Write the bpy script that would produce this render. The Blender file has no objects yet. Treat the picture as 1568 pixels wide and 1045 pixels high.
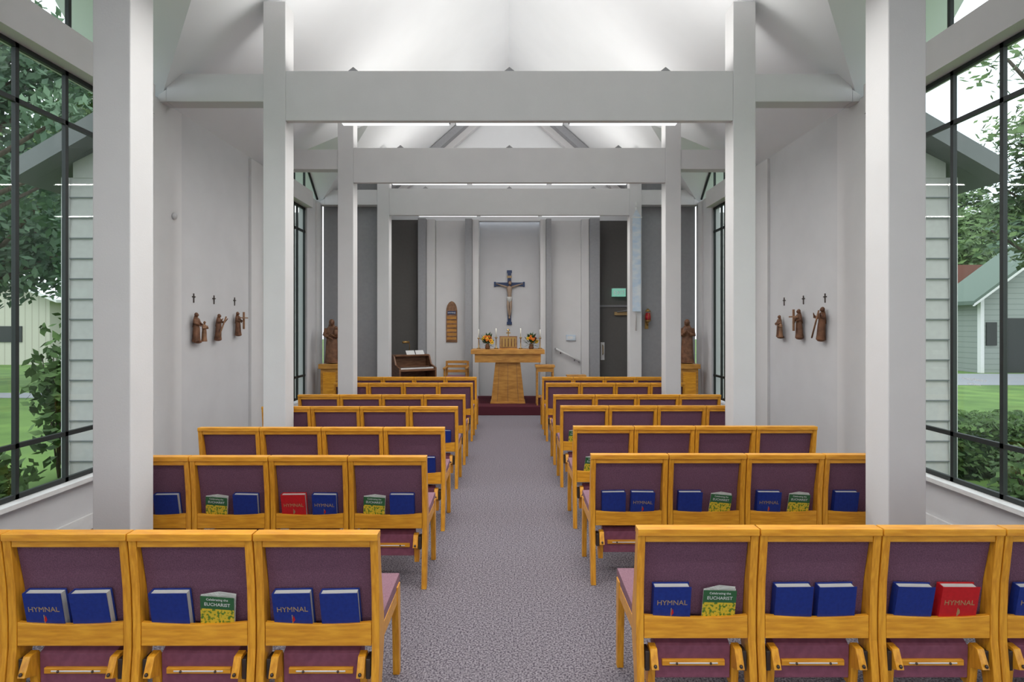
import bpy, math, random
from mathutils import Vector, Matrix
random.seed(7)
S=bpy.context.scene
S.view_settings.view_transform='Standard'
S.view_settings.exposure=0.68

# ---------------- materials ----------------
def mat(name,col,rough=.6,col2=None,scale=20,stretch=(1,1,1),bump=0,metal=0,detail=3,spec=.4,coord='Object',lo=.35,hi=.65,objrand=0,emis=None,estr=0,bscale=None):
    m=bpy.data.materials.new(name); m.use_nodes=True
    nt=m.node_tree; N=nt.nodes; L=nt.links
    b=N['Principled BSDF']
    b.inputs['Base Color'].default_value=(*col,1)
    b.inputs['Roughness'].default_value=rough
    b.inputs['Metallic'].default_value=metal
    b.inputs['Specular IOR Level'].default_value=spec
    tc=N.new('ShaderNodeTexCoord'); mp=N.new('ShaderNodeMapping')
    mp.inputs['Scale'].default_value=stretch
    L.new(tc.outputs[coord],mp.inputs['Vector'])
    nz=N.new('ShaderNodeTexNoise'); nz.inputs['Scale'].default_value=scale; nz.inputs['Detail'].default_value=detail
    L.new(mp.outputs[0],nz.inputs['Vector'])
    cr=N.new('ShaderNodeValToRGB')
    if col2 is None: col2=tuple(c*.94 for c in col)
    cr.color_ramp.elements[0].position=lo; cr.color_ramp.elements[1].position=hi
    cr.color_ramp.elements[0].color=(*col2,1); cr.color_ramp.elements[1].color=(*col,1)
    L.new(nz.outputs['Fac'],cr.inputs[0])
    out=cr.outputs[0]
    if objrand:
        oi=N.new('ShaderNodeObjectInfo'); mr=N.new('ShaderNodeMapRange')
        mr.inputs['To Min'].default_value=1-objrand; mr.inputs['To Max'].default_value=1+objrand
        L.new(oi.outputs['Random'],mr.inputs['Value'])
        hs=N.new('ShaderNodeHueSaturation'); L.new(mr.outputs[0],hs.inputs['Value']); L.new(out,hs.inputs['Color']); out=hs.outputs[0]
    L.new(out,b.inputs['Base Color'])
    if bump:
        n2=nz
        if bscale:
            n2=N.new('ShaderNodeTexNoise'); n2.inputs['Scale'].default_value=bscale; n2.inputs['Detail'].default_value=2
            L.new(mp.outputs[0],n2.inputs['Vector'])
        bp=N.new('ShaderNodeBump'); bp.inputs['Strength'].default_value=bump; bp.inputs['Distance'].default_value=.01
        L.new(n2.outputs['Fac'],bp.inputs['Height']); L.new(bp.outputs[0],b.inputs['Normal'])
    if emis:
        b.inputs['Emission Color'].default_value=(*emis,1); b.inputs['Emission Strength'].default_value=estr
    return m
def glassmat():
    m=bpy.data.materials.new('window_glass'); m.use_nodes=True
    nt=m.node_tree; N=nt.nodes; L=nt.links
    N.remove(N['Principled BSDF'])
    t=N.new('ShaderNodeBsdfTransparent'); t.inputs[0].default_value=(.95,.98,.97,1)
    g=N.new('ShaderNodeBsdfGlossy'); g.inputs['Roughness'].default_value=.02
    mx=N.new('ShaderNodeMixShader'); mx.inputs[0].default_value=.025
    L.new(t.outputs[0],mx.inputs[1]); L.new(g.outputs[0],mx.inputs[2])
    L.new(mx.outputs[0],N['Material Output'].inputs[0])
    return m
def stripemat(name,col,col2,period,axis='Z',frac=.1,rough=.6):
    m=mat(name,col,rough); nt=m.node_tree; N=nt.nodes; L=nt.links
    b=N['Principled BSDF']
    tc=N.new('ShaderNodeTexCoord'); sp=N.new('ShaderNodeSeparateXYZ'); L.new(tc.outputs['Object'],sp.inputs[0])
    d=N.new('ShaderNodeMath'); d.operation='DIVIDE'; d.inputs[1].default_value=period; L.new(sp.outputs[axis],d.inputs[0])
    fr=N.new('ShaderNodeMath'); fr.operation='FRACT'; L.new(d.outputs[0],fr.inputs[0])
    lt=N.new('ShaderNodeMath'); lt.operation='LESS_THAN'; lt.inputs[1].default_value=frac; L.new(fr.outputs[0],lt.inputs[0])
    mx=N.new('ShaderNodeMix'); mx.data_type='RGBA'
    mx.inputs['A'].default_value=(*col,1); mx.inputs['B'].default_value=(*col2,1)
    L.new(lt.outputs[0],mx.inputs['Factor']); L.new(mx.outputs['Result'],b.inputs['Base Color'])
    return m

M_wall=mat('wall_paint',(.60,.60,.615),.85,(.575,.575,.59),3,bump=.05,bscale=120)
M_frame=mat('frame_paint',(.66,.655,.66),.7,(.64,.635,.64),4,bump=.06,bscale=90)
M_ceil=mat('ceiling_paint',(.80,.815,.835),.9,(.78,.795,.815),2)
M_dark=mat('dark_panel_paint',(.115,.11,.105),.8)
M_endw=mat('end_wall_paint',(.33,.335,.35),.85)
M_mull=mat('mullion_black',(.02,.025,.025),.5)
M_glass=glassmat()
M_sill=mat('sill_white',(.72,.72,.72),.6)
M_carpet=mat('carpet',(.31,.285,.315),.95,(.066,.055,.075),105,detail=5,lo=.37,hi=.62,bump=.5,spec=.1)
M_burg=mat('burgundy_carpet',(.11,.028,.04),.95,(.065,.016,.024),200,bump=.3,spec=.1)
M_wood=mat('honey_oak',(.80,.375,.030),.34,(.62,.25,.016),9,stretch=(1,7,7),objrand=.06,detail=7,spec=.5)
M_woodv=mat('honey_oak_vertical',(.80,.375,.030),.34,(.60,.24,.015),30,stretch=(3,3,.35),objrand=.06,detail=5,spec=.5)
M_fab=mat('plum_upholstery',(.195,.095,.145),.9,(.135,.063,.10),260,detail=1,bump=.3,spec=.15)
M_seat=mat('mauve_upholstery',(.31,.175,.22),.9,(.23,.125,.16),260,detail=1,bump=.3,spec=.15)
M_kneel=mat('kneeler_vinyl',(.26,.085,.135),.6,(.21,.065,.105),30,spec=.3)
M_metal=mat('hinge_metal',(.10,.08,.07),.4,metal=.8)
M_blue=mat('blue_book_cover',(.009,.032,.24),.45,(.007,.025,.20),60,bump=.1)
M_red=mat('red_book_cover',(.55,.011,.016),.45,(.48,.009,.013),60)
M_page=mat('book_pages',(.65,.65,.63),.9,(.48,.48,.46),200,stretch=(.05,8,.05))
M_gold=mat('gold_foil',(.38,.26,.12),.35)
M_yel=mat('booklet_cover',(.66,.47,.03),.5,(.10,.20,.02),75,detail=1,lo=.40,hi=.50)
M_grn=mat('booklet_green',(.03,.12,.045),.5)
M_white=mat('white_print',(.7,.7,.7),.6)
M_tube=mat('fluorescent_lens',(.9,.92,.95),.5,emis=(.93,.97,1),estr=.6)
M_fix=mat('fixture_grey',(.20,.20,.21),.6)
M_carv=mat('carved_wood',(.21,.095,.048),.5,(.095,.038,.018),14,detail=4)
M_carv2=mat('carved_wood_light',(.31,.16,.085),.5,(.17,.085,.042),14)
M_crossb=mat('crucifix_blue',(.010,.032,.11),.4)
M_corpus=mat('corpus_paint',(.36,.26,.19),.5)
M_altar=mat('altar_oak',(.56,.275,.055),.45,(.39,.17,.03),6,stretch=(1,4,4),detail=6)
M_dkwood=mat('walnut',(.23,.115,.06),.45,(.14,.06,.03),8,stretch=(1,1,6))
M_brass=mat('brass',(.42,.26,.09),.35,metal=.85)
M_wax=mat('wax',(.75,.73,.66),.5)
M_leaf1=mat('arrangement_leaf',(.035,.10,.025),.6,(.02,.05,.015),40)
M_or=mat('orange_petal',(.75,.19,.01),.6); M_ylw=mat('yellow_petal',(.8,.52,.03),.6); M_rd=mat('red_petal',(.42,.02,.03),.6)
M_banner=mat('banner_cloth',(.47,.59,.73),.8,(.67,.71,.75),5,stretch=(1,1,2))
M_exit=mat('exit_sign_face',(.23,.48,.39),.4,emis=(.3,.8,.6),estr=.2)
M_grass=mat('lawn',(.125,.225,.045),.9,(.07,.14,.027),1.5,detail=8)
M_drive=mat('driveway',(.27,.28,.30),.9)
M_bark=mat('bark',(.10,.08,.06),.9,(.05,.04,.03),12,stretch=(2,2,.4))
M_tl1=mat('tree_leaves',(.125,.205,.065),.7,(.045,.095,.03),.9,detail=4)
M_tl2=mat('tree_leaves_blue',(.115,.19,.11),.7,(.042,.09,.052),.9,detail=4)
M_hedge=mat('hedge_leaves',(.08,.155,.032),.7,(.026,.065,.014),3,detail=4)
M_clap=mat('clapboard_paint',(.42,.41,.405),.7)
M_fasc=mat('fascia_grey',(.15,.16,.165),.7)
M_roofg=mat('grey_roofing',(.28,.29,.30),.8,(.22,.23,.24),20)
M_roofred=mat('red_roofing',(.30,.13,.11),.8)
M_roofgreen=mat('green_roof_trim',(.12,.165,.135),.8)
M_siding=stripemat('sage_siding',(.26,.29,.27),(.17,.20,.185),.2,'Z',.12)
M_barn=stripemat('cream_metal_siding',(.46,.455,.38),(.35,.34,.28),.3,'X',.15)

# ---------------- mesh builder ----------------
class MB:
    def __init__(s): s.v=[];s.f=[];s.m=[];s.sm=[];s.mats=[]
    def mi(s,m):
        if m not in s.mats: s.mats.append(m)
        return s.mats.index(m)
    def add(s,vs,fs,m,smooth=False):
        o=len(s.v); k=s.mi(m); s.v+= [tuple(p) for p in vs]
        for f in fs: s.f.append(tuple(i+o for i in f)); s.m.append(k); s.sm.append(smooth)
    def box(s,x0,x1,y0,y1,z0,z1,m,M=None):
        if x0>x1:x0,x1=x1,x0
        if y0>y1:y0,y1=y1,y0
        vs=[Vector(p) for p in [(x0,y0,z0),(x1,y0,z0),(x1,y1,z0),(x0,y1,z0),(x0,y0,z1),(x1,y0,z1),(x1,y1,z1),(x0,y1,z1)]]
        if M: vs=[M@p for p in vs]
        s.add(vs,[(0,3,2,1),(4,5,6,7),(0,1,5,4),(1,2,6,5),(2,3,7,6),(3,0,4,7)],m)
    def strip(s,secs,x0,x1,m):
        vs=[]; n=len(secs)
        for z,a,b in secs: vs+=[(x0,a,z),(x1,a,z),(x1,b,z),(x0,b,z)]
        fs=[(3,2,1,0),(4*n-4,4*n-3,4*n-2,4*n-1)]
        for i in range(n-1):
            o=4*i
            for k in range(4): fs.append((o+k,o+(k+1)%4,o+4+(k+1)%4,o+4+k))
        s.add(vs,fs,m)
    def prism(s,pts,fn,a,b,m):
        n=len(pts); vs=[fn(p,a) for p in pts]+[fn(p,b) for p in pts]
        fs=[tuple(range(n))[::-1],tuple(range(n,2*n))]+[(i,(i+1)%n,n+(i+1)%n,n+i) for i in range(n)]
        s.add(vs,fs,m)
    def tube(s,pts,rad,m,seg=8,ry=None,fold=0,foldn=7,cap=True,smooth=True):
        pts=[Vector(p) for p in pts]; n=len(pts); vs=[]
        up=None
        for i,p in enumerate(pts):
            t=(pts[min(i+1,n-1)]-pts[max(i-1,0)]).normalized()
            if up is None: up=Vector((1,0,0)) if abs(t.x)<.8 else Vector((0,1,0))
            u=(up-t*up.dot(t)).normalized(); w=t.cross(u); up=u
            r=rad[i]; r2=ry[i] if ry else r
            for k in range(seg):
                a=2*math.pi*k/seg; q=1+fold*math.sin(foldn*a+i*.3)
                vs.append(p+u*math.cos(a)*r*q+w*math.sin(a)*r2*q)
        fs=[]
        for i in range(n-1):
            for k in range(seg): fs.append((i*seg+k,i*seg+(k+1)%seg,(i+1)*seg+(k+1)%seg,(i+1)*seg+k))
        if cap: fs+=[tuple(range(seg))[::-1],tuple(range((n-1)*seg,n*seg))]
        s.add(vs,fs,m,smooth)
    def ball(s,c,r,m,seg=10,ring=7,M=None):
        if not hasattr(r,'__len__'): r=(r,r,r)
        vs=[];c=Vector(c)
        for i in range(1,ring):
            ph=math.pi*i/ring
            for k in range(seg):
                a=2*math.pi*k/seg; p=Vector((r[0]*math.sin(ph)*math.cos(a),r[1]*math.sin(ph)*math.sin(a),r[2]*math.cos(ph)))
                vs.append(c+(M@p if M else p))
        t=Vector((0,0,r[2])); 
        vs+=[c+(M@t if M else t),c-(M@t if M else t)]; T=len(vs)-2;B=T+1
        fs=[(T,k,(k+1)%seg) for k in range(seg)]+[(B,(ring-2)*seg+(k+1)%seg,(ring-2)*seg+k) for k in range(seg)]
        for i in range(ring-2):
            for k in range(seg): fs.append((i*seg+k,(i+1)*seg+k,(i+1)*seg+(k+1)%seg,i*seg+(k+1)%seg))
        s.add(vs,fs,m,True)
    def text(s,body,size,m,M,extr=.0006,align='CENTER'):
        cu=bpy.data.curves.new('t','FONT'); cu.body=body; cu.size=size; cu.extrude=extr; cu.align_x=align; cu.resolution_u=2
        o=bpy.data.objects.new('t',cu); S.collection.objects.link(o)
        bpy.context.view_layer.update()
        me=bpy.data.meshes.new_from_object(o.evaluated_get(bpy.context.evaluated_depsgraph_get()))
        s.add([M@v.co for v in me.vertices],[tuple(p.vertices) for p in me.polygons],m)
        bpy.data.objects.remove(o); bpy.data.meshes.remove(me)
    def mesh(s,name,bevel=0,seg=2):
        me=bpy.data.meshes.new(name); me.from_pydata(s.v,[],s.f)
        for m in s.mats: me.materials.append(m)
        me.polygons.foreach_set('material_index',s.m); me.polygons.foreach_set('use_smooth',s.sm)
        me.update()
        if bevel:
            o=bpy.data.objects.new('tmp',me); S.collection.objects.link(o)
            b=o.modifiers.new('b','BEVEL'); b.width=bevel; b.segments=seg; b.limit_method='ANGLE'; b.angle_limit=.7
            bpy.context.view_layer.update()
            me2=bpy.data.meshes.new_from_object(o.evaluated_get(bpy.context.evaluated_depsgraph_get()))
            bpy.data.objects.remove(o); me2.name=name; return me2
        return me
    def obj(s,name,loc=(0,0,0),rot=(0,0,0),bevel=0,seg=2):
        return place(name,s.mesh(name,bevel,seg),loc,rot)
def place(name,me,loc,rot=(0,0,0)):
    o=bpy.data.objects.new(name,me); o.location=loc; o.rotation_euler=rot; S.collection.objects.link(o); return o
FRONT=Matrix(((1,0,0,0),(0,0,-1,0),(0,1,0,0),(0,0,0,1)))
def T(x,y,z): return Matrix.Translation((x,y,z))

# ---------------- geometry constants ----------------
WX=3.40; EZ=3.85; SL=.88; RZ=EZ+WX*SL
F=[-1.25,0.99,3.22,5.45,7.82,10.15]  # rearmost frame is unseen, added with its lamps to brighten the near chairs
BK=12.3; RY=-4.0
def C(y): return y+.1
b=MB(); b.box(-3.55,3.55,RY-.1,12.9,-.08,0,M_carpet); b.obj('floor')
b=MB(); b.box(-2.84,1.62,10.37,11.93,0,.165,M_burg); b.obj('altar_platform',bevel=.01)

# ---------------- ceiling ----------------
b=MB()
def quad(*p): b.add(p,[tuple(range(len(p)))],M_ceil)
bays=[(RY,C(F[0]),0),(C(F[0]),C(F[1]),1),(C(F[1]),C(F[2]),0),(C(F[2]),C(F[3]),1),(C(F[3]),C(F[4]),0),(C(F[4]),C(F[5]),1),(C(F[5]),BK+.35,0)]
for sx in (-1,1):
    for a,c,g in bays:
        if not g:
            quad((sx*WX,a,EZ),(sx*WX,c,EZ),(0,c,RZ),(0,a,RZ))
        else:
            m=(a+c)/2; t=(c-a)/2; ap=(sx*(WX-t),m,EZ+SL*t); pk=(sx*(WX+.5),m,EZ+SL*t)
            A=(sx*WX,a,EZ); B=(sx*WX,c,EZ)
            quad(A,ap,(0,a,RZ)); quad(ap,(0,c,RZ),(0,a,RZ)); quad(B,(0,c,RZ),ap)
            quad(A,(sx*(WX+.5),a,EZ),pk,ap); quad(B,ap,pk,(sx*(WX+.5),c,EZ))
b.obj('ceiling')

b=MB()
for sx in (-1,1):
    for (y0,y1,dz,m) in ((11.9,12.1,.0,M_endw),(12.1,12.22,.16,M_frame)):
        z=lambda x:RZ-SL*x
        b.prism([(0.0,z(0)-.02-dz),(2.8,z(2.8)-.02-dz),(2.8,z(2.8)-.20-dz),(0,z(0)-.20-dz)],lambda p,t,sx=sx:(sx*p[0],t,p[1]),y0,y1,m)
b.obj('ceiling_rafter')

# ---------------- portal frames ----------------
def frame(Y):
    b=MB(); d=.21
    for sx in (-1,1):
        b.box(sx*2.145,sx*2.36,Y,Y+d,0,RZ-SL*2.36-.01,M_frame)
        b.box(sx*2.36,sx*3.30,Y+.02,Y+.19,3.80,4.07,M_frame)
        b.prism([(3.30,3.80),(3.385,3.80),(3.385,3.86),(3.30,3.92)],lambda p,t,sx=sx:(sx*p[0],t,p[1]),Y+.02,Y+.19,M_frame)
    b.box(-2.145,2.145,Y+.002,Y+.07,3.61,4.09,M_frame)
    b.obj('portal_frame',bevel=.006)
    for i in (-1,0,1):
        b=MB(); x=i*1.11
        b.box(x-.53,x+.53,Y+.072,Y+.15,3.625,3.69,M_fix)
        b.box(x-.52,x+.52,Y+.08,Y+.145,3.612,3.625,M_tube)
        b.obj('fluorescent_fixture')
    b=MB()
    for x in (-1.5,0,1.5):
        b.prism([(x-.05,4.09),(x+.05,4.09),(x,4.13)],lambda p,t:(p[0],t,p[1]),Y+.01,Y+.06,M_endw)
    b.obj('beam_bracket')
    for up in (1,0):
        l=bpy.data.lights.new('frame_lamp','AREA'); l.shape='RECTANGLE'; l.size=3.8 if up else 3.2; l.size_y=.05
        l.energy=22 if up else (32 if Y<4 else 25); l.color=(1,.98,.945)
        o=bpy.data.objects.new('frame_lamp_'+('up' if up else 'down'),l); S.collection.objects.link(o)
        o.location=(0,Y+.12,4.11) if up else (0,Y+.112,3.609)
        o.rotation_euler=(math.pi,0,0) if up else (0,0,0)
for Y in F: frame(Y)

# ---------------- side walls ----------------
def side(sx,nm):
    xo=sx*(WX+.14); xi=sx*WX
    b=MB()
    b.box(xi,xo,RY,-1.0,0,EZ,M_wall)
    b.box(xi,xo,.95,3.50,0,EZ,M_wall)
    b.box(xi,xo,5.30,8.02,0,EZ,M_wall)
    b.box(xi,xo,9.56,10.35,0,EZ,M_wall)
    b.box(xi,xo,3.50,5.30,0,.40,M_wall); b.box(xi,xo,8.02,9.56,0,.40,M_wall); b.box(xi,xo,-1.0,.95,0,.40,M_wall)
    b.obj('wall_'+nm)
    b=MB()
    for a,c in ((3.18,3.5),(5.33,5.84),(7.42,8.04),(9.96,10.14)):
        b.box(sx*(WX-.035),sx*(WX-.001),a,c,0,EZ-.03,M_frame)
    b.obj('trim_pilasters_'+nm)
    for a,c in ((-1.0,.95),(3.50,5.30),(8.04,9.56)):
        b=MB(); b.box(sx*(WX-.10),sx*(WX+.14),a,c,3.62,3.89,M_frame); b.obj('plate_beam_'+nm)
    b=MB(); b.box(sx*(WX-.06),sx*(WX+.1),3.50,5.30,.402,.435,M_sill); b.obj('trim_sill_'+nm)
    b=MB(); b.box(sx*(WX-.02),sx*(WX-.001),3.5,5.33,0.0,.12,M_sill);b.box(sx*(WX-.02),sx*(WX-.001),5.84,7.42,0.0,.10,M_wall); b.obj('baseboard_'+nm)
    for (a,c,ys,mm) in ((-1.0,.95,(-.5,0,.5),(C(F[0])+C(F[1]))/2),(3.50,5.30,(3.945,4.39,4.84),(C(F[2])+C(F[3]))/2),(8.04,9.56,(8.5,9.05,9.2),(C(F[4])+C(F[5]))/2)):
        b=MB(); X0,X1=sx*(WX+.025),sx*(WX+.055); z0,z1=.436,3.618
        for z in (z0,.79,3.20,z1-.035): b.box(X0,X1,a+.003,c-.003,z,z+.034,M_mull)
        for y in (a+.003,*ys,c-.045): b.box(X0,X1,y,y+.030,z0,z1,M_mull)
        gx=sx*(WX+.04); b.box(gx-.003,gx+.003,a+.01,c-.01,z0+.01,z1-.01,M_glass)
        t=1.10
        pts=[(mm-t,3.892),(mm+t,3.892),(mm,3.88+SL*t)]
        b.prism(pts,lambda p,tt:(tt,p[0],p[1]),gx-.003,gx+.003,M_glass)
        for y in (mm-.45,mm,mm+.45): b.box(X0,X1,y-.015,y+.015,3.892,EZ+SL*(t-abs(y-mm))-.02,M_mull)
        for q in (-1,1): b.tube([(gx,mm+q*t,3.90),(gx,mm,3.86+SL*t)],[.02,.02],M_mull,4,smooth=False)
        b.obj('window_1')
    if sx>0:
        R=Matrix.Rotation(-sx*math.pi/2,4,'Z')
        b=MB()
        for i,tx in enumerate(('In Loving Memory of','our Parents')):
            b.text(tx,.026,M_white,T(sx*(WX+.03),4.2,1.24-.035*i)@R@FRONT,.0001)
        b.obj('window_lettering')
side(-1,'left'); side(1,'right')
b=MB(); b.tube([(0,0,0),(-.02,0,0)],[.035,.03],M_wall,18); b.obj('wall_thermostat',(-WX+.036,5.70,2.74),(0,0,math.pi))
# rear wall, with unseen glazing added to let daylight reach the near chairs
b=MB()
fy=lambda p,t:(p[0],t,p[1])
for sx in (-1,1): b.box(sx*2.2,sx*3.54,RY-.12,RY,0,2.7,M_wall)
b.prism([(-3.54,2.7),(3.54,2.7),(3.54,EZ-.1),(0,RZ),(-3.54,EZ-.1)],fy,RY-.12,RY,M_wall); b.obj('wall_rear')
b=MB()
for x in (-2.17,-1.1,-.03,.03,1.1,2.17): b.box(x-.03,x+.03,RY-.09,RY-.03,0.0,2.69,M_mull)
for z in (0.0,2.1,2.63): b.box(-2.19,2.19,RY-.085,RY-.035,z,z+.06,M_mull)
b.box(-2.19,2.19,RY-.063,RY-.057,.06,2.63,M_glass); b.obj('added_rear_glazing')

for sx,nm in ((-1,'left'),(1,'right')):
    b=MB(); b.prism([(2.37,0),(3.39,0),(3.39,EZ-.02),(2.37,RZ-SL*2.37-.03)],lambda p,t:(sx*p[0],t,p[1]),10.38,10.48,M_endw); b.obj('wall_aisle_end_'+nm)
    b=MB(); b.prism([(10.48,0),(12.9,0),(12.9,4.3),(10.48,4.3)],lambda p,t:(sx*t,p[0],p[1]),2.85,2.97,M_wall); b.obj('wall_chancel_'+nm)
z=lambda x:RZ-SL*abs(x)-.0
b=MB()
b.box(-2.85,2.85,12.6,12.75,0,3.95,M_wall)
b.prism([(-2.85,3.9),(2.85,3.9),(2.85,z(2.85)),(0,z(0)),(-2.85,z(2.85))],fy,12.28,12.45,M_ceil)
b.box(-1.58,-.90,12.25,12.599,0,3.899,M_frame); b.box(.86,1.54,12.25,12.599,0,3.899,M_frame)
b.obj('wall_altar')
b=MB()
for x0,x1,y0,m in ((-1.92,-1.76,11.95,M_endw),(-1.755,-1.585,12.08,M_frame),(-.935,-.79,12.0,M_endw),(-.785,-.655,12.10,M_frame),
                   (.66,.775,12.10,M_frame),(.78,.885,12.0,M_endw),(1.535,1.69,12.08,M_frame),(1.695,1.90,11.95,M_endw)):
    b.box(x0,x1,y0,12.248 if abs(x0)<.94 and abs(x1)>.9 else 12.598,0,3.898,m)
b.obj('trim_chancel_fins')
b=MB(); b.box(-2.84,-1.925,12.15,12.598,0,3.898,M_dark); b.box(1.905,2.84,12.25,12.598,0,3.898,M_dark); b.obj('wall_dark_panels')
b=MB()
b.box(1.93,2.80,12.215,12.247,0.01,2.03,M_dark)
b.box(1.915,1.935,12.19,12.248,0,2.06,M_fix); b.box(1.915,2.83,12.19,12.248,2.035,2.08,M_fix)
b.box(1.96,2.04,12.205,12.214,.90,1.28,M_sill)
b.tube([(2.0,12.20,1.02),(2.0,12.16,1.04),(2.0,12.16,1.2),(2.0,12.20,1.22)],[.012]*4,M_gold,6)
b.box(2.25,2.62,12.16,12.214,1.86,1.93,M_gold); b.tube([(2.3,12.15,1.93),(2.55,12.08,1.97),(2.7,12.17,2.05)],[.012]*3,M_fix,6)
b.obj('door_1')
b=MB(); b.box(2.20,2.48,12.12,12.247,2.26,2.43,M_exit); b.text('EXIT',.12,M_white,T(2.34,12.118,2.30)@FRONT); b.box(2.19,2.49,12.13,12.245,2.43,2.44,M_fix); b.obj('exit_sign')
b=MB(); b.tube([(1.0,12.24,1.14),(1.0,12.17,1.14),(1.5,12.17,.88),(1.5,12.24,.86)],[.022]*4,M_sill,8)
for x,zz in ((1.1,1.09),(1.4,.93)): b.tube([(x,12.25,zz-.05),(x,12.17,zz-.0)],[.012,.012],M_metal,6)
b.obj('handrail')
b=MB(); b.box(1.22,1.42,12.21,12.248,1.32,1.44,M_banner); b.box(1.25,1.36,12.205,12.21,1.35,1.41,M_sill); b.obj('thermostat')

# ---------------- chairs ----------------
W=.489; P=.495
def chair_mesh():
    b=MB(); h=W/2
    for sx in (-1,1):
        x0,x1=sx*(h-.031),sx*h
        b.strip([(0,-.005,.035),(.2,.012,.075),(.36,.028,.118),(.46,.028,.112),(.60,.022,.075),(.79,.0,.042),(.80,-.002,.04)],min(x0,x1),max(x0,x1),M_woodv)
        b.strip([(0,.44,.472),(.2,.425,.47),(.40,.40,.462),(.43,.40,.462)],min(x0,x1),max(x0,x1),M_woodv)
        b.strip([(.352,.10,.42),(.415,.10,.42)],min(x0,x1)+.004,max(x0,x1)-.004,M_wood)
    b.box(-h,h,-.008,.046,.800,.828,M_wood)
    b.box(-h+.032,h-.032,.004,.036,.772,.800,M_wood)
    n=h-.033
    b.strip([(.44,.082,.105),(.60,.062,.085),(.771,.026,.05)],-n,n,M_fab)
    pts=[(-n,.368)]+[(n,.368)]+[(n-2*n*i/8,.452+.010*(abs(1-i/4)**2)) for i in range(9)]
    b.prism(pts,lambda p,t:(p[0],t,p[1]),.030,.048,M_wood)
    b.box(-n,n,.049,.10,.368,.378,M_wood)
    b.box(-n,n,.40,.425,.36,.415,M_wood)
    b.prism([(.11,.40),(.46,.412),(.485,.44),(.47,.468),(.12,.455)],lambda p,t:(t,p[0],p[1]),-h+.006,h-.006,M_seat)
    b.prism([(.07,.315),(.10,.335),(.15,.33),(.17,.19),(.12,.165),(.075,.18)],lambda p,t:(t,p[0],p[1]),-.155,.155,M_kneel)
    b.box(-.13,.13,.060,.074,.238,.262,M_wood); b.box(-.10,.10,.056,.060,.247,.253,M_sill)
    for x in (-.07,.07): b.ball((x,.055,.25),.006,M_metal,6,4)
    for sx in (-1,1):
        b.prism([(.00,.255),(.03,.325),(.07,.33),(.13,.24),(.115,.15),(.07,.14),(.06,.23)],lambda p,t:(t,p[0],p[1]),sx*.158,sx*.188,M_woodv)
        b.box(sx*.189,sx*.207,.03,.085,.235,.315,M_metal)
        b.ball((sx*.173,.0,.27),.008,M_metal,6,4)
    return b.mesh('church_chair',.0035,2)
CH=chair_mesh()
def hymnal(colm,title,text):
    b=MB(); w,h,t=.152,.208,.036
    b.box(-w/2,w/2,0,.003,0,h,colm); b.box(-w/2,w/2,t-.003,t,0,h,colm)
    b.box(-w/2,-w/2+.004,.003,t-.003,0,h,colm)
    b.box(-w/2+.004,w/2-.006,.003,t-.003,.004,h-.006,M_page)
    if text:
        b.text(title,.031,M_gold,T(0,-.0005,.128)@FRONT,.0003)
        b.prism([(-.006,.090),(0,.080),(.008,.092),(.004,.11),(-.001,.10)],lambda p,q:(p[0],q,p[1]),-.001,-.0002,M_red if colm is M_blue else M_gold)
        b.box(-.004,-.001,-.001,-.0002,.072,.114,M_gold)
    return b.mesh('hymnal')
HB=hymnal(M_blue,'HYMNAL',True); HP=hymnal(M_blue,'',False); HR=hymnal(M_red,'HYMNAL',True)
b=MB()
w,h=.135,.170
b.box(-w/2,w/2,0,.0012,0,h*.68,M_yel); b.box(-w/2,w/2,0,.0012,h*.68,h,M_grn)
b.text('Celebrating the',.014,M_white,T(0,-.0003,h*.90)@FRONT,.0003); b.text('EUCHARIST',.020,M_white,T(0,-.0003,h*.76)@FRONT,.0003)
b.add([(-w/2,.0015,0),(w/2,.0015,0),(w/2,.012,h+.002),(0,.014,h+.008),(-w/2,.004,h+.001)],[(0,1,2,3,4)],M_page)
b.add([(-w/2,.003,0),(w/2,.003,0),(w/2,.02,h+.006),(0,.018,h+.013),(-w/2,.006,h+.003)],[(0,1,2,3,4)],M_page)
BY=b.mesh('worship_booklet')
th=math.radians(10.5)
def book(kind,x,Y,rz=0):
    me,n={'H':(HB,'hymnal'),'B':(HP,'hymnal'),'R':(HR,'red_hymnal'),'Y':(BY,'worship_booklet')}[kind]
    y=Y+.053; 
    rot=(th,math.radians(rz)*.6,math.radians(rz)*.2) if kind!='Y' else (th,math.radians(rz),0)
    place(n,me,(x,y,.379 if kind!='Y' else .400),rot)
rowsL=[2.24,3.55,4.55,5.72,6.70,8.06,8.98]
books={(0,-1):[['H','B'],['B','Y'],['H','B'],['B','B'],['H']],
 (0,1):[['H','Y'],['B','B'],['B','R'],['H','B'],['B']],
 (1,-1):[['Y','B'],['R','H'],['Y','B'],['','B']],
 (1,1):[['B','H'],['B','Y'],['H','Y'],['B','']],
 (2,-1):[['','B'],[],[],[]],(2,1):[['Y',''],['B'],[],['','B']],
 (3,-1):[['','B']],(3,1):[['Y','']]}
for i,Y0 in enumerate(rowsL):
    for sx in (-1,1):
        Y=Y0+(.055 if sx>0 and i<4 else 0); n=5 if i==0 else 4
        for k in range(n):
            cx=sx*(.515+P/2+P*k)
            place('church_chair',CH,(cx,Y,0))
            bl=books.get((i,sx),[]); bl=bl[k] if k<len(bl) else []
            for j,q in enumerate(bl):
                if q: book(q,cx+(-.098 if j==0 else .088)+random.uniform(-.006,.006),Y,random.uniform(-3,3) if q!='Y' else random.uniform(1,7))

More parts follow.
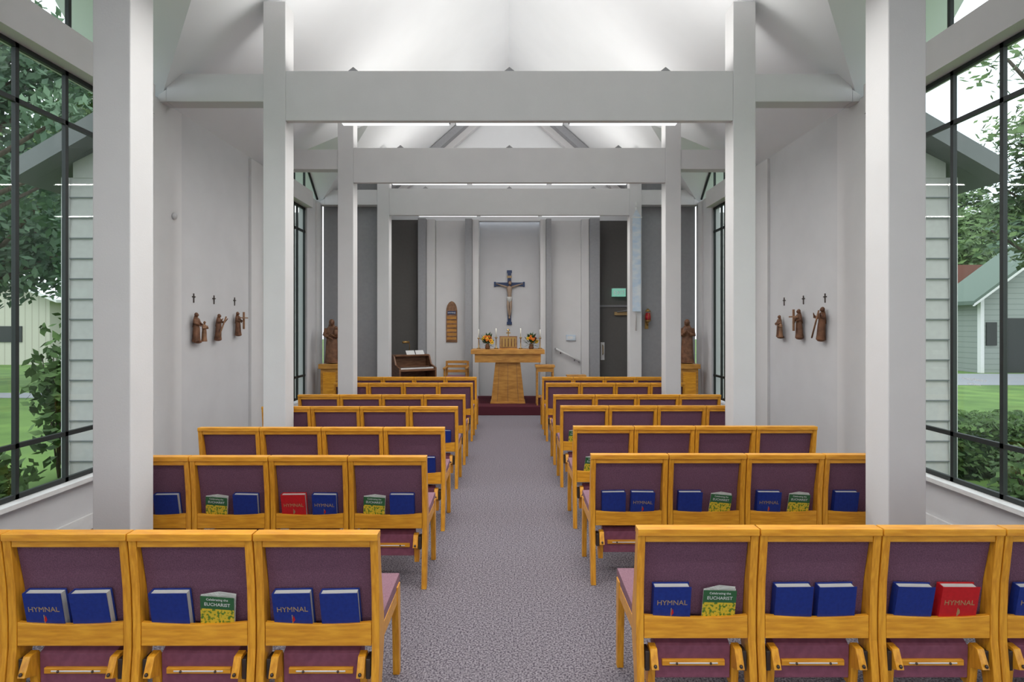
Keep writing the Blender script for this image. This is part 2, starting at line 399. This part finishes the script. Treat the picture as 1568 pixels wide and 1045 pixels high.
# ---------------- carved figures ----------------
def robed(b,m,h,base=(0,0,0),arms='pray',lean=0,skin=None,kneel=False,child=False,hood=True):
    bx,by,bz=base; skin=skin or m
    def P3(x,y,zz): return (bx+(x+lean*zz)*h,by+y*h,bz+zz*h*(.74 if kneel else 1))
    zs=[0,.03,.15,.30,.45,.56,.66,.76,.82,.85]
    rx=[.150,.155,.140,.130,.125,.115,.125,.135,.095,.045]
    ry=[.120,.125,.110,.105,.100,.088,.090,.085,.065,.04]
    if kneel: ry=[r*1.6 if i<4 else r for i,r in enumerate(ry)]
    b.tube([P3(0,.0,q) for q in zs],[r*h for r in rx],m,28,[r*h for r in ry],fold=.06,foldn=9)
    b.tube([P3(0,0,.83),P3(0,-.005,.89)],[.038*h,.034*h],skin,10)
    hc=P3(0,-.015,.925)
    b.ball(hc,(.052*h,.06*h,.072*h),skin,12,9)
    b.ball((hc[0],hc[1]-.058*h,hc[2]-.006*h),(.009*h,.014*h,.018*h),skin,6,5)
    for e in (-1,1): b.ball((hc[0]+e*.02*h,hc[1]-.054*h,hc[2]+.012*h),(.009*h,.006*h,.005*h),M_carv,6,4)
    b.ball((hc[0],hc[1]-.052*h,hc[2]-.034*h),(.014*h,.008*h,.004*h),M_carv,6,4)
    if hood: b.ball((hc[0],hc[1]+.02*h,hc[2]+.012*h),(.066*h,.062*h,.078*h),m,12,8); b.tube([P3(0,.035,.90),P3(0,.05,.75),P3(0,.09,.5)],[.06*h,.1*h,.08*h],m,12,[.03*h,.04*h,.03*h])
    for e in (-1,1):
        if arms=='pray': pts=[(e*.12,0,.79),(e*.155,-.03,.64),(e*.07,-.13,.66),(e*.012,-.16,.74)]
        elif arms=='reach': pts=[(e*.12,0,.79),(e*.16,-.06,.68),(e*.15 if e<0 else .2,-.16,.72),(e*.12 if e<0 else .26,-.2,.80)]
        elif arms=='carry': pts=[(e*.12,0,.79),(e*.16,-.03,.65),(e*.08,-.13,.60),(-e*.01,-.15,.60+e*.05)]
        else: pts=[(e*.12,0,.79),(e*.165,-.02,.62),(e*.15,-.07,.5),(e*.14,-.10,.42)]
        pp=[P3(*q) for q in pts]
        b.tube(pp[:3],[.042*h,.045*h,.05*h],m,10)
        b.tube(pp[2:],[.026*h,.018*h],skin,8)
        hd=Vector(pp[3]); b.ball(hd,(.014*h,.02*h,.03*h),skin,8,6)
        dr=(Vector(pp[3])-Vector(pp[2])).normalized()
        for f in range(4):
            o=Vector(((f-1.5)*.008*h,0,0)); b.tube([hd+o,hd+o+dr*.035*h,hd+o+dr*(.05-.004*abs(f-1.5))*h],[.0045*h,.004*h,.003*h],skin,5)
        b.tube([hd,hd+Vector((-e*.018*h,0,.012*h))],[.005*h,.004*h],skin,5)
    if child:
        c=P3(.09,-.13,.62); b.tube([c,(c[0],c[1],c[2]+.14*h)],[.05*h,.035*h],skin,12); b.ball((c[0],c[1]-.005,c[2]+.19*h),.04*h,skin,10,7)
def station(kind,sx,Y,z0,h):
    b=MB()
    if kind==0: robed(b,M_carv,h,(-.03,0,0),'carry'); robed(b,M_carv2,h*.72,(.07,-.03,0),'pray',hood=False)
    elif kind==1: robed(b,M_carv,h,(0,0,0),'reach',lean=.1); b.tube([(-.09,-.05,.02),(.07,-.06,h*.9)],[.009,.009],M_carv2,6)
    else: robed(b,M_carv,h,(.0,0,0),'carry',lean=-.06); b.box(-.1,.1,-.075,-.06,h*.72,h*.77,M_carv2); b.box(-.012,.012,-.077,-.06,h*.25,h*1.0,M_carv2)
    b.ball((0,.0,.0),(.05,.04,.02),M_carv,10,6)
    b.obj('station_relief',(sx*(WX-.05),Y,z0),(0,0,-sx*math.pi/2))
    b=MB(); b.box(-.006,.006,0,.008,0,.10,M_metal); b.box(-.03,.03,0,.008,.058,.07,M_metal)
    b.obj('wall_cross',(sx*(WX-.009),Y,1.89),(0,0,-sx*math.pi/2))
for k,(Y,h,z0) in enumerate(((6.12,.31,1.47),(6.54,.29,1.485),(7.03,.28,1.53))):
    station((0,1,2)[k],-1,Y,z0,h)
for k,(Y,h,z0) in enumerate(((6.12,.35,1.49),(6.57,.33,1.50),(7.03,.27,1.50))):
    station((1,2,0)[k],1,Y,z0,h)
for sx in (-1,1):
    b=MB(); b.box(-.15,.15,-.13,.13,0,.90,M_altar); b.box(-.18,.18,-.16,.16,.90,.98,M_altar); b.box(-.17,.17,-.15,.15,0,.08,M_altar)
    b.box(-.11,.11,-.135,-.13,.14,.84,M_wood)
    b.obj('statue_pedestal',(sx*3.08,9.86,0),bevel=.006)
    b=MB(); b.ball((0,0,.02),(.13,.11,.018),M_carv,14,6)
    robed(b,M_carv,.74,(0,0,.02),'carry' if sx<0 else 'pray',child=sx<0)
    b.obj('saint_statue',(sx*3.08,9.86,.982),(0,0,-sx*.35))

# ---------------- crucifix ----------------
b=MB()
b.box(-.04,.04,0,.03,0,1.14,M_crossb); b.box(-.32,.32,.001,.029,.82,.90,M_crossb)
for p in ((0,1.14),(0,0)): b.box(-.055,.055,-.005,.03,p[1]-.03,p[1]+.03,M_crossb)
for e in (-1,1): b.box(e*.32-.02,e*.32+.02,-.005,.03,.805,.915,M_crossb)
b.box(-.05,.05,-.008,-.001,1.0,1.05,M_gold)
b.tube([(0,-.035,.48),(0,-.045,.56),(.005,-.05,.62),(0,-.055,.72),(0,-.045,.79),(0,-.04,.82)],[.035,.048,.038,.055,.055,.02],M_corpus,14,[.03,.035,.028,.038,.035,.02])
b.tube([(0,-.036,.45),(0,-.045,.55),(0,-.05,.585)],[.05,.062,.052],M_page,14,[.04,.045,.038],fold=.05)
b.ball((.012,-.065,.875),(.032,.036,.045),M_corpus,12,8); b.ball((.012,-.05,.89),(.038,.036,.045),M_carv,10,7); b.ball((.012,-.085,.845),(.02,.015,.022),M_carv,8,5); b.ball((.012,-.102,.872),(.006,.008,.01),M_corpus,6,4)
for e in (-1,1):
    b.tube([(e*.045,-.045,.795),(e*.14,-.035,.825),(e*.22,-.02,.85),(e*.255,-.012,.862)],[.022,.018,.013,.009],M_corpus,9)
    b.ball((e*.268,-.012,.866),(.016,.008,.011),M_corpus,8,5)
    for f in range(4): b.tube([(e*.275,-.012,.860+.005*f),(e*.295,-.018,.862+.005*f)],[.003,.0025],M_corpus,5)
    b.tube([(e*.025,-.04,.50),(e*.03,-.075,.35),(e*.012,-.045,.20),(e*.008,-.05,.15)],[.032,.026,.018,.012],M_corpus,9)
    b.tube([(e*.008,-.045,.155),(e*.008,-.06,.10)],[.013,.010],M_corpus,7)
b.obj('crucifix',(0,12.565,1.69))
b=MB(); w=.12
arch=[(-w,0),(w,0),(w,.62)]+[(w*math.cos(a)-(.0),.62+.26*math.sin(a)**.85) for a in [i*math.pi/20 for i in range(1,10)]]+[(0,.885)]+[(-w*math.cos(a),.62+.26*math.sin(a)**.85) for a in [i*math.pi/20 for i in range(9,0,-1)]]+[(-w,.62)]
b.prism(arch,lambda p,t:(p[0],t,p[1]),-.02,0,M_carv2)
for k in range(6): b.box(-.105,.105,-.03,-.02,.03+.09*k,.045+.09*k,M_carv2); b.box(-.1,.1,-.022,-.02,.05+.09*k,.11+.09*k,M_altar)
b.box(-.09,.09,-.026,-.02,.60,.67,M_crossb); b.text('HYMNS',.05,M_white,T(0,-.028,.617)@FRONT)
b.obj('hymn_board',(-1.24,12.249,1.28))

# ---------------- altar ----------------
b=MB(); z0=.166
b.prism([(-.32,0),(.32,0),(.235,.78),(-.235,.78)],lambda p,t:(p[0],t,p[1]),-.2,.2,M_altar)
for x in (-.16,0,.16): b.prism([(x*1.25-.004,.0),(x*1.25+.004,0),(x+.003,.78),(x-.003,.78)],lambda p,t:(p[0],t,p[1]),-.203,-.2,M_carv2)
b.box(-.62,.62,-.28,.28,.78,.94,M_altar); b.box(-.69,.69,-.33,.33,.94,1.02,M_altar); b.box(-.33,.33,-.22,.22,0,.03,M_altar)
b.obj('altar_table',(-.03,10.95,z0),bevel=.005)
AZ=z0+1.021
def bouquet(x,y,sd):
    r=random.Random(sd); b=MB()
    b.tube([(0,0,0),(0,0,.03),(0,0,.08),(0,0,.10)],[.04,.05,.035,.045],M_dkwood,12)
    for i in range(130):
        a=r.uniform(0,6.28); e=r.uniform(-.2,1.5); l=r.uniform(.12,.27)
        d=Vector((math.cos(a)*math.cos(e)*.8,math.sin(a)*math.cos(e)*.6,math.sin(e)))*l
        o=Vector((0,0,.09)); s=Vector((-math.sin(a),math.cos(a),0))*.018
        b.add([o+d*.45,o+d*.75+s,o+d,o+d*.75-s],[(0,1,2,3)],M_leaf1)
    for i in range(13):
        a=r.uniform(0,6.28); e=r.uniform(.1,1.4); c=Vector((math.cos(a)*math.cos(e)*.12,math.sin(a)*math.cos(e)*.09-.03,.11+math.sin(e)*.13))
        m=r.choice([M_or,M_ylw,M_or,M_ylw,M_rd]); R=r.uniform(.018,.034)
        b.tube([(0,0,.08),c],[.002,.002],M_leaf1,4)
        b.ball(c,R*.4,M_dkwood,6,4)
        for q in range(7):
            aa=q*.9; b.ball(c+Vector((math.cos(aa)*R*.8,-.004,math.sin(aa)*R*.8)),(R*.45,R*.3,R*.45),m,6,4)
    b.obj('flower_arrangement',(x,y,AZ))
bouquet(-.42,10.95,3); bouquet(.42,10.95,5)
def candle(x,y,h):
    b=MB(); b.tube([(0,0,0),(0,0,.015),(0,0,.02),(0,0,h*.5),(0,0,h*.52),(0,0,h*.56)],[.04,.035,.009,.008,.028,.026],M_brass,12)
    b.tube([(0,0,h*.56),(0,0,h)],[.011,.011],M_wax,8); b.tube([(0,0,h),(0,0,h+.012)],[.0015,.001],M_metal,4)
    b.obj('candlestick',(x,y,AZ))
for x,h in ((-.60,.38),(-.26,.40),(.22,.40),(.60,.38)): candle(x,11.12,h)
b=MB()
b.box(-.17,.17,-.09,.09,0,.02,M_altar); b.box(-.17,.17,-.02,.06,.02,.25,M_carv2)
b.box(-.15,.15,-.028,-.02,.04,.23,M_brass)
for k in range(5): b.tube([(-.12+.06*k,-.03,.05),(-.12+.06*k,-.03,.19),(-.12+.06*k,-.03,.21)],[.01,.01,.003],M_carv,6)
b.box(-.01,.01,.0,.02,.25,.36,M_brass); b.box(-.04,.04,.0,.02,.30,.32,M_brass); b.tube([(0,.01,.355+.0),(0,.01,.40)],[.035,.001],M_brass,8)
b.obj('tabernacle_box',(-.02,10.92,AZ),bevel=.002)

# ---------------- organ, chairs, stand ----------------
b=MB()
for sx in (-1,1): b.prism([(-.28,0),(.25,0),(.25,.88),(.05,.88),(-.05,.70),(-.28,.64)],lambda p,t:(sx*t,p[0],p[1]),.36,.39,M_dkwood)
b.box(-.36,.36,.2,.245,0,.87,M_dkwood); b.box(-.36,.36,-.26,.2,.58,.62,M_dkwood); b.box(-.36,.36,.02,.25,.86,.89,M_dkwood)
b.box(-.34,.34,-.24,-.12,.62,.645,M_white)
for k in range(22): b.box(-.33+.03*k,-.318+.03*k,-.19,-.12,.645,.655,M_metal)
b.box(-.34,.34,-.02,.03,.62,.66,M_dkwood)
for x in (-.02,.18): b.add([(x-.09,.05,.89),(x+.09,.05,.89),(x+.09,.12,.97),(x-.09,.12,.97)],[(0,1,2,3)],M_white)
b.tube([(.0,.18,.89),(.0,.18,1.08),(-.05,.12,1.16),(-.12,.05,1.15)],[.008]*4,M_brass,6); b.tube([(-.20,.05,1.14),(-.06,.05,1.14)],[.022,.022],M_brass,8)
b.obj('spinet_organ',(-1.93,11.38,z0),(0,0,.55))
def armchair(x,y,rz):
    b=MB()
    for sx in (-1,1):
        b.box(sx*.24,sx*.20,.20,.24,0,.74,M_altar); b.box(sx*.24,sx*.20,-.22,-.18,0,.60,M_altar); b.box(sx*.25,sx*.19,-.25,.22,.60,.63,M_altar)
    b.box(-.24,.24,-.22,.22,.36,.40,M_altar); b.box(-.19,.19,-.2,.2,.401,.45,M_seat)
    for q in (.5,.60,.69): b.box(-.199,.199,.21,.235,q,q+.055,M_altar)
    b.obj('clergy_armchair',(x,y,z0),(0,0,rz),bevel=.004)
armchair(-1.08,11.6,0)
b=MB()
b.box(-.18,.18,-.16,.16,.70,.74,M_altar); b.box(-.16,.16,-.14,.14,.62,.70,M_altar)
for sx in (-1,1):
    for sy in (-1,1): b.box(sx*.13,sx*.16,sy*.11,sy*.14,0,.62,M_altar)
b.box(-.13,.13,-.12,.12,.14,.165,M_altar)
b.obj('credence_table',(.66,10.62,z0),bevel=.003)
b=MB(); b.box(-.17,.17,-.14,.14,0,.04,M_altar); b.box(-.16,-.12,-.02,.02,.04,.52,M_altar); b.box(.12,.16,-.02,.02,.04,.52,M_altar); b.box(-.18,.18,-.1,.1,.52,.55,M_altar)
b.obj('kneeling_bench',(1.25,10.65,z0),bevel=.003)

b=MB(); b.tube([(0,0,0),(0,0,2.2)],[.012,.012],M_sill,8); b.ball((0,0,2.24),(.02,.02,.05),M_sill,8,6)
b.add([(-.07,-.02,.34),(.08,-.02,.34),(.08,-.02,2.02),(0,-.02,2.16),(-.07,-.02,2.02)],[(0,1,2,3,4)],M_banner)
b.box(-.09,.10,-.022,-.014,2.0,2.02,M_sill)
b.obj('processional_banner',(2.25,10.10,1.55))
b=MB(); b.box(-.03,.03,.0,.02,-.14,.12,M_brass); b.tube([(0,0,-.05),(0,-.08,-.08),(0,-.09,-.02)],[.01]*3,M_brass,6)
b.tube([(0,-.09,-.03),(0,-.09,0),(0,-.09,.02)],[.015,.05,.05],M_brass,12); b.tube([(0,-.09,.02),(0,-.09,.07),(0,-.09,.15)],[.042,.05,.038],M_rd,12)
for a in range(4): b.tube([(.05*math.cos(a*1.57),-.09+.05*math.sin(a*1.57),.0),(.05*math.cos(a*1.57),-.09+.05*math.sin(a*1.57),.17)],[.004,.004],M_brass,5)
b.tube([(0,-.09,.17),(0,-.09,.20),(0,-.09,.23)],[.055,.04,.005],M_brass,12); b.obj('sanctuary_lamp',(2.50,10.36,1.72))

# ---------------- exterior ----------------
b=MB(); b.box(-60,-3.56,-20,70,-.3,-.1,M_grass); b.box(3.56,60,-20,70,-.3,-.1,M_grass); b.box(-3.56,3.56,13.2,70,-.3,-.1,M_grass); b.box(-3.56,3.56,-20,-4.2,-.3,-.1,M_drive); b.obj('lawn_ground')
b=MB(); b.box(9,40,16.5,20.3,-.099,-.09,M_drive); b.obj('driveway')
b=MB(); b.box(-30,-8,13.6,14.6,-.099,-.09,M_drive); b.obj('garden_path')
for sx in (-1,1):
    b=MB(); zz=-.1
    while zz<3.0:
        zt=zz+.205; xm=4.36
        b.prism([(5.60,zz),(5.63,zz),(5.63,zt),(5.612,zt)],lambda p,t:(sx*t,p[0],p[1]),3.58,xm,M_clap)
        b.box(sx*3.58,sx*xm,5.596,5.602,zz,zz+.012,M_fasc)
        b.prism([(xm+.02,zz),(xm-.01,zz),(xm-.01,zt),(xm+.005,zt)],lambda p,t:(sx*p[0],t,p[1]),5.63,7.9,M_clap)
        zz+=.2
    b.box(sx*4.33,sx*4.40,5.585,5.66,-.1,3.1,M_sill)
    b.prism([(3.58,3.1),(4.3,3.1),(4.3,3.25),(3.58,3.62)],lambda p,t:(sx*p[0],t,p[1]),5.605,5.64,M_clap)
    b.prism([(3.92,3.47),(4.70,3.02),(4.70,3.20),(3.92,3.66)],lambda p,t:(sx*p[0],t,p[1]),5.36,5.56,M_fasc)
    b.prism([(3.58,3.66),(4.70,3.02),(4.70,3.20),(3.58,3.86)],lambda p,t:(sx*p[0],t,p[1]),5.56,7.91,M_fasc)
    b.prism([(3.58,3.87),(4.74,3.21),(4.74,3.25),(3.58,3.92)],lambda p,t:(sx*p[0],t,p[1]),5.56,7.91,M_roofg)
    b.obj('exterior_bay_'+('left' if sx<0 else 'right'))
    b=MB(); zz=-.1
    while zz<3.6:
        b.prism([(10.36,zz),(10.40,zz),(10.40,zz+.205),(10.375,zz+.205)],lambda p,t:(sx*t,p[0],p[1]),3.58,4.8,M_clap); zz+=.2
    b.obj('exterior_chancel_siding_'+('left' if sx<0 else 'right'))

def leaves(b,c,r,n,sz,m,rnd,shell=.55):
    c=Vector(c)
    for i in range(n):
        d=Vector((rnd.gauss(0,1),rnd.gauss(0,1),rnd.gauss(0,1))).normalized()*rnd.uniform(shell,1)
        p=c+Vector((d.x*r[0],d.y*r[1],d.z*r[2]))
        u=Vector((rnd.gauss(0,1),rnd.gauss(0,1),rnd.gauss(0,1))).normalized(); w=u.orthogonal().normalized()
        s=sz*rnd.uniform(.6,1.3)
        b.add([p-u*s,p+w*s*.45,p+u*s,p-w*s*.45],[(0,1,2,3)],m)
def tree(name,x,y,h,R,m,sd,n=26,per=260,sz=.16,low=.3):
    rnd=random.Random(sd); b=MB()
    b.tube([(0,0,-.1),(.1,0,h*.25),(0,.1,h*.5),(.1,0,h*.8)],[h*.03,h*.022,h*.015,h*.006],M_bark,10)
    for i in range(n):
        a=rnd.uniform(0,6.28); zz=rnd.uniform(low,1.0); rr=R*rnd.uniform(.15,1)*(1-.45*abs(zz-.55)/.45)
        c=(rr*math.cos(a),rr*math.sin(a),h*zz); k=R*rnd.uniform(.22,.40)
        st=(0,0,h*max(.2,zz-.25)); mid=tuple((st[j]+c[j])/2+(.1*h*.1 if j==2 else 0) for j in range(3))
        b.tube([st,mid,c],[h*.009,h*.006,h*.003],M_bark,5)
        leaves(b,c,(k,k,k*.75),per,sz,m,rnd,.3)
    b.obj(name,(x,y,-.1))
tree('oak_tree',-15.2,15.5,11,4.6,M_tl2,1,n=46,per=400,sz=.14,low=.24)
tree('oak_tree',-15,25,13,4.4,M_tl1,2,n=34,per=280,sz=.2,low=.30)
tree('oak_tree',-33,44,17,6.5,M_tl1,3,n=60,per=330,sz=.34,low=.10)
tree('oak_tree',-42,46,16,6,M_tl2,13,n=50,per=300,sz=.34,low=.1)
tree('oak_tree',-10.9,9.9,9,3.0,M_tl2,4,n=32,per=340,sz=.10,low=.42)
tree('oak_tree',15.9,15.5,8.2,3.0,M_tl1,5,n=30,per=280,sz=.13,low=.40)
tree('oak_tree',29,27,12,4.5,M_tl2,6,n=50,per=320,sz=.24,low=.25)
tree('oak_tree',46,60,15,6.5,M_tl1,7,n=50,per=300,sz=.36,low=.12)
tree('oak_tree',10.6,10.2,8.6,2.3,M_tl1,8,n=12,per=170,sz=.10,low=.62)
tree('oak_tree',35,50,14,5.5,M_tl1,9,n=50,per=300,sz=.34,low=.12)
def shrub(name,c,r,n,sz,m,sd):
    rnd=random.Random(sd); b=MB()
    for k in range(6): b.tube([(0,0,0),(rnd.uniform(-.5,.5)*r[0],rnd.uniform(-.5,.5)*r[1],r[2]*1.5)],[.012,.005],M_bark,5)
    leaves(b,(0,0,r[2]),r,n,sz,m,rnd,.1); b.obj(name,c)
shrub('laurel_shrub',(-5.15,6.5,-.1),(.32,.3,.95),600,.07,M_hedge,21)
shrub('fern_plant',(-4.55,4.9,-.1),(.35,.5,.33),900,.055,M_hedge,22)
shrub('fern_plant',(-5.5,5.5,-.1),(.45,.5,.36),900,.055,M_tl1,23)
def hedge(x0,x1,y0,y1,h,sd,n=9000):
    rnd=random.Random(sd); b=MB(); b.box(x0+.1,x1-.1,y0+.1,y1-.1,-.1,h-.12,M_leaf1)
    for i in range(n):
        p=Vector((rnd.uniform(x0,x1),rnd.uniform(y0,y1),rnd.uniform(-.1,h)))
        f=rnd.random()
        if f<.5: p.z=h+rnd.uniform(-.08,.04)
        elif f<.75: p.x=x0+rnd.uniform(-.03,.1)
        else: p.y=y0+rnd.uniform(-.03,.1)
        u=Vector((rnd.gauss(0,1),rnd.gauss(0,1),rnd.gauss(0,1))).normalized(); w=u.orthogonal().normalized(); s=.045*rnd.uniform(.6,1.3)
        b.add([p-u*s,p+w*s*.5,p+u*s,p-w*s*.5],[(0,1,2,3)],M_hedge)
    b.obj('boxwood_hedge')
hedge(4.9,8.5,6.4,7.4,.50,31)
shrub('fern_plant',(4.6,4.95,-.1),(.35,.4,.30),900,.05,M_hedge,24)
shrub('fern_plant',(5.4,5.75,-.1),(.4,.4,.30),900,.05,M_tl1,25)
b=MB()
b.box(-27,-20.2,25,36,-.1,2.7,M_barn)
b.prism([(-27.3,2.7),(-19.9,2.7),(-23.6,4.2)],lambda p,t:(p[0],t,p[1]),25.0,36,M_barn)
for q in (-1,1): b.prism([(-23.6,4.25),(-23.6+q*4.0,2.62),(-23.6+q*4.0,2.75),(-23.6,4.4)],lambda p,t:(p[0],t,p[1]),24.6,36.4,M_sill)
b.box(-22.6,-21.4,24.96,25.0,.9,1.6,M_mull)
b.obj('metal_outbuilding')
b=MB()
b.box(17.2,24,20.8,22.4,-.1,2.7,M_siding)
b.prism([(17.2,2.7),(24,2.7),(20.6,5.2)],lambda p,t:(p[0],t,p[1]),20.8,22.4,M_siding)
for q in (-1,1):
    b.prism([(20.6,5.25),(20.6+q*3.9,2.38),(20.6+q*3.9,2.52),(20.6,5.42)],lambda p,t:(p[0],t,p[1]),20.45,22.5,M_roofgreen)
    b.prism([(20.6,5.20),(20.6+q*3.9,2.33),(20.6+q*3.9,2.41),(20.6,5.29)],lambda p,t:(p[0],t,p[1]),20.42,20.5,M_sill)
b.box(18.0,18.85,20.76,20.8,-.1,1.9,M_mull); b.box(17.42,17.8,20.76,20.8,.9,1.75,M_mull)
b.box(17.15,17.28,20.7,20.85,-.1,2.6,M_sill)
b.obj('garden_cottage')
b=MB(); b.box(24,34,34,42,-.1,2.6,M_siding); b.prism([(23.6,2.6),(34.4,2.6),(32,5.2),(26,5.2)],lambda p,t:(p[0],t,p[1]),33.5,42.5,M_roofred); b.obj('neighbour_house')

# ---------------- world & sun ----------------
w=bpy.data.worlds.new('World'); S.world=w; w.use_nodes=True
N=w.node_tree.nodes; L=w.node_tree.links; bg=N['Background']
tc=N.new('ShaderNodeTexCoord'); nz=N.new('ShaderNodeTexNoise'); nz.inputs['Scale'].default_value=3; nz.inputs['Detail'].default_value=5
cr=N.new('ShaderNodeValToRGB'); cr.color_ramp.elements[0].color=(.72,.83,.97,1); cr.color_ramp.elements[1].color=(.97,.98,1,1); cr.color_ramp.elements[0].position=.35; cr.color_ramp.elements[1].position=.6
L.new(tc.outputs['Generated'],nz.inputs['Vector']); L.new(nz.outputs['Fac'],cr.inputs[0]); L.new(cr.outputs[0],bg.inputs[0]); bg.inputs[1].default_value=1.5
l=bpy.data.lights.new('sun','SUN'); l.energy=.8; l.angle=.6; l.color=(1,.97,.9); o=bpy.data.objects.new('sun',l); o.rotation_euler=(math.radians(28),math.radians(8),0); S.collection.objects.link(o)

cam=bpy.data.cameras.new('camera'); cam.lens=20.0; cam.sensor_width=36; cam.sensor_fit='HORIZONTAL'
cam.shift_x=4/1568; cam.shift_y=-24.5/1568
o=bpy.data.objects.new('camera',cam); o.location=(0,0,1.65); o.rotation_euler=(math.pi/2,0,0); S.collection.objects.link(o); S.camera=o
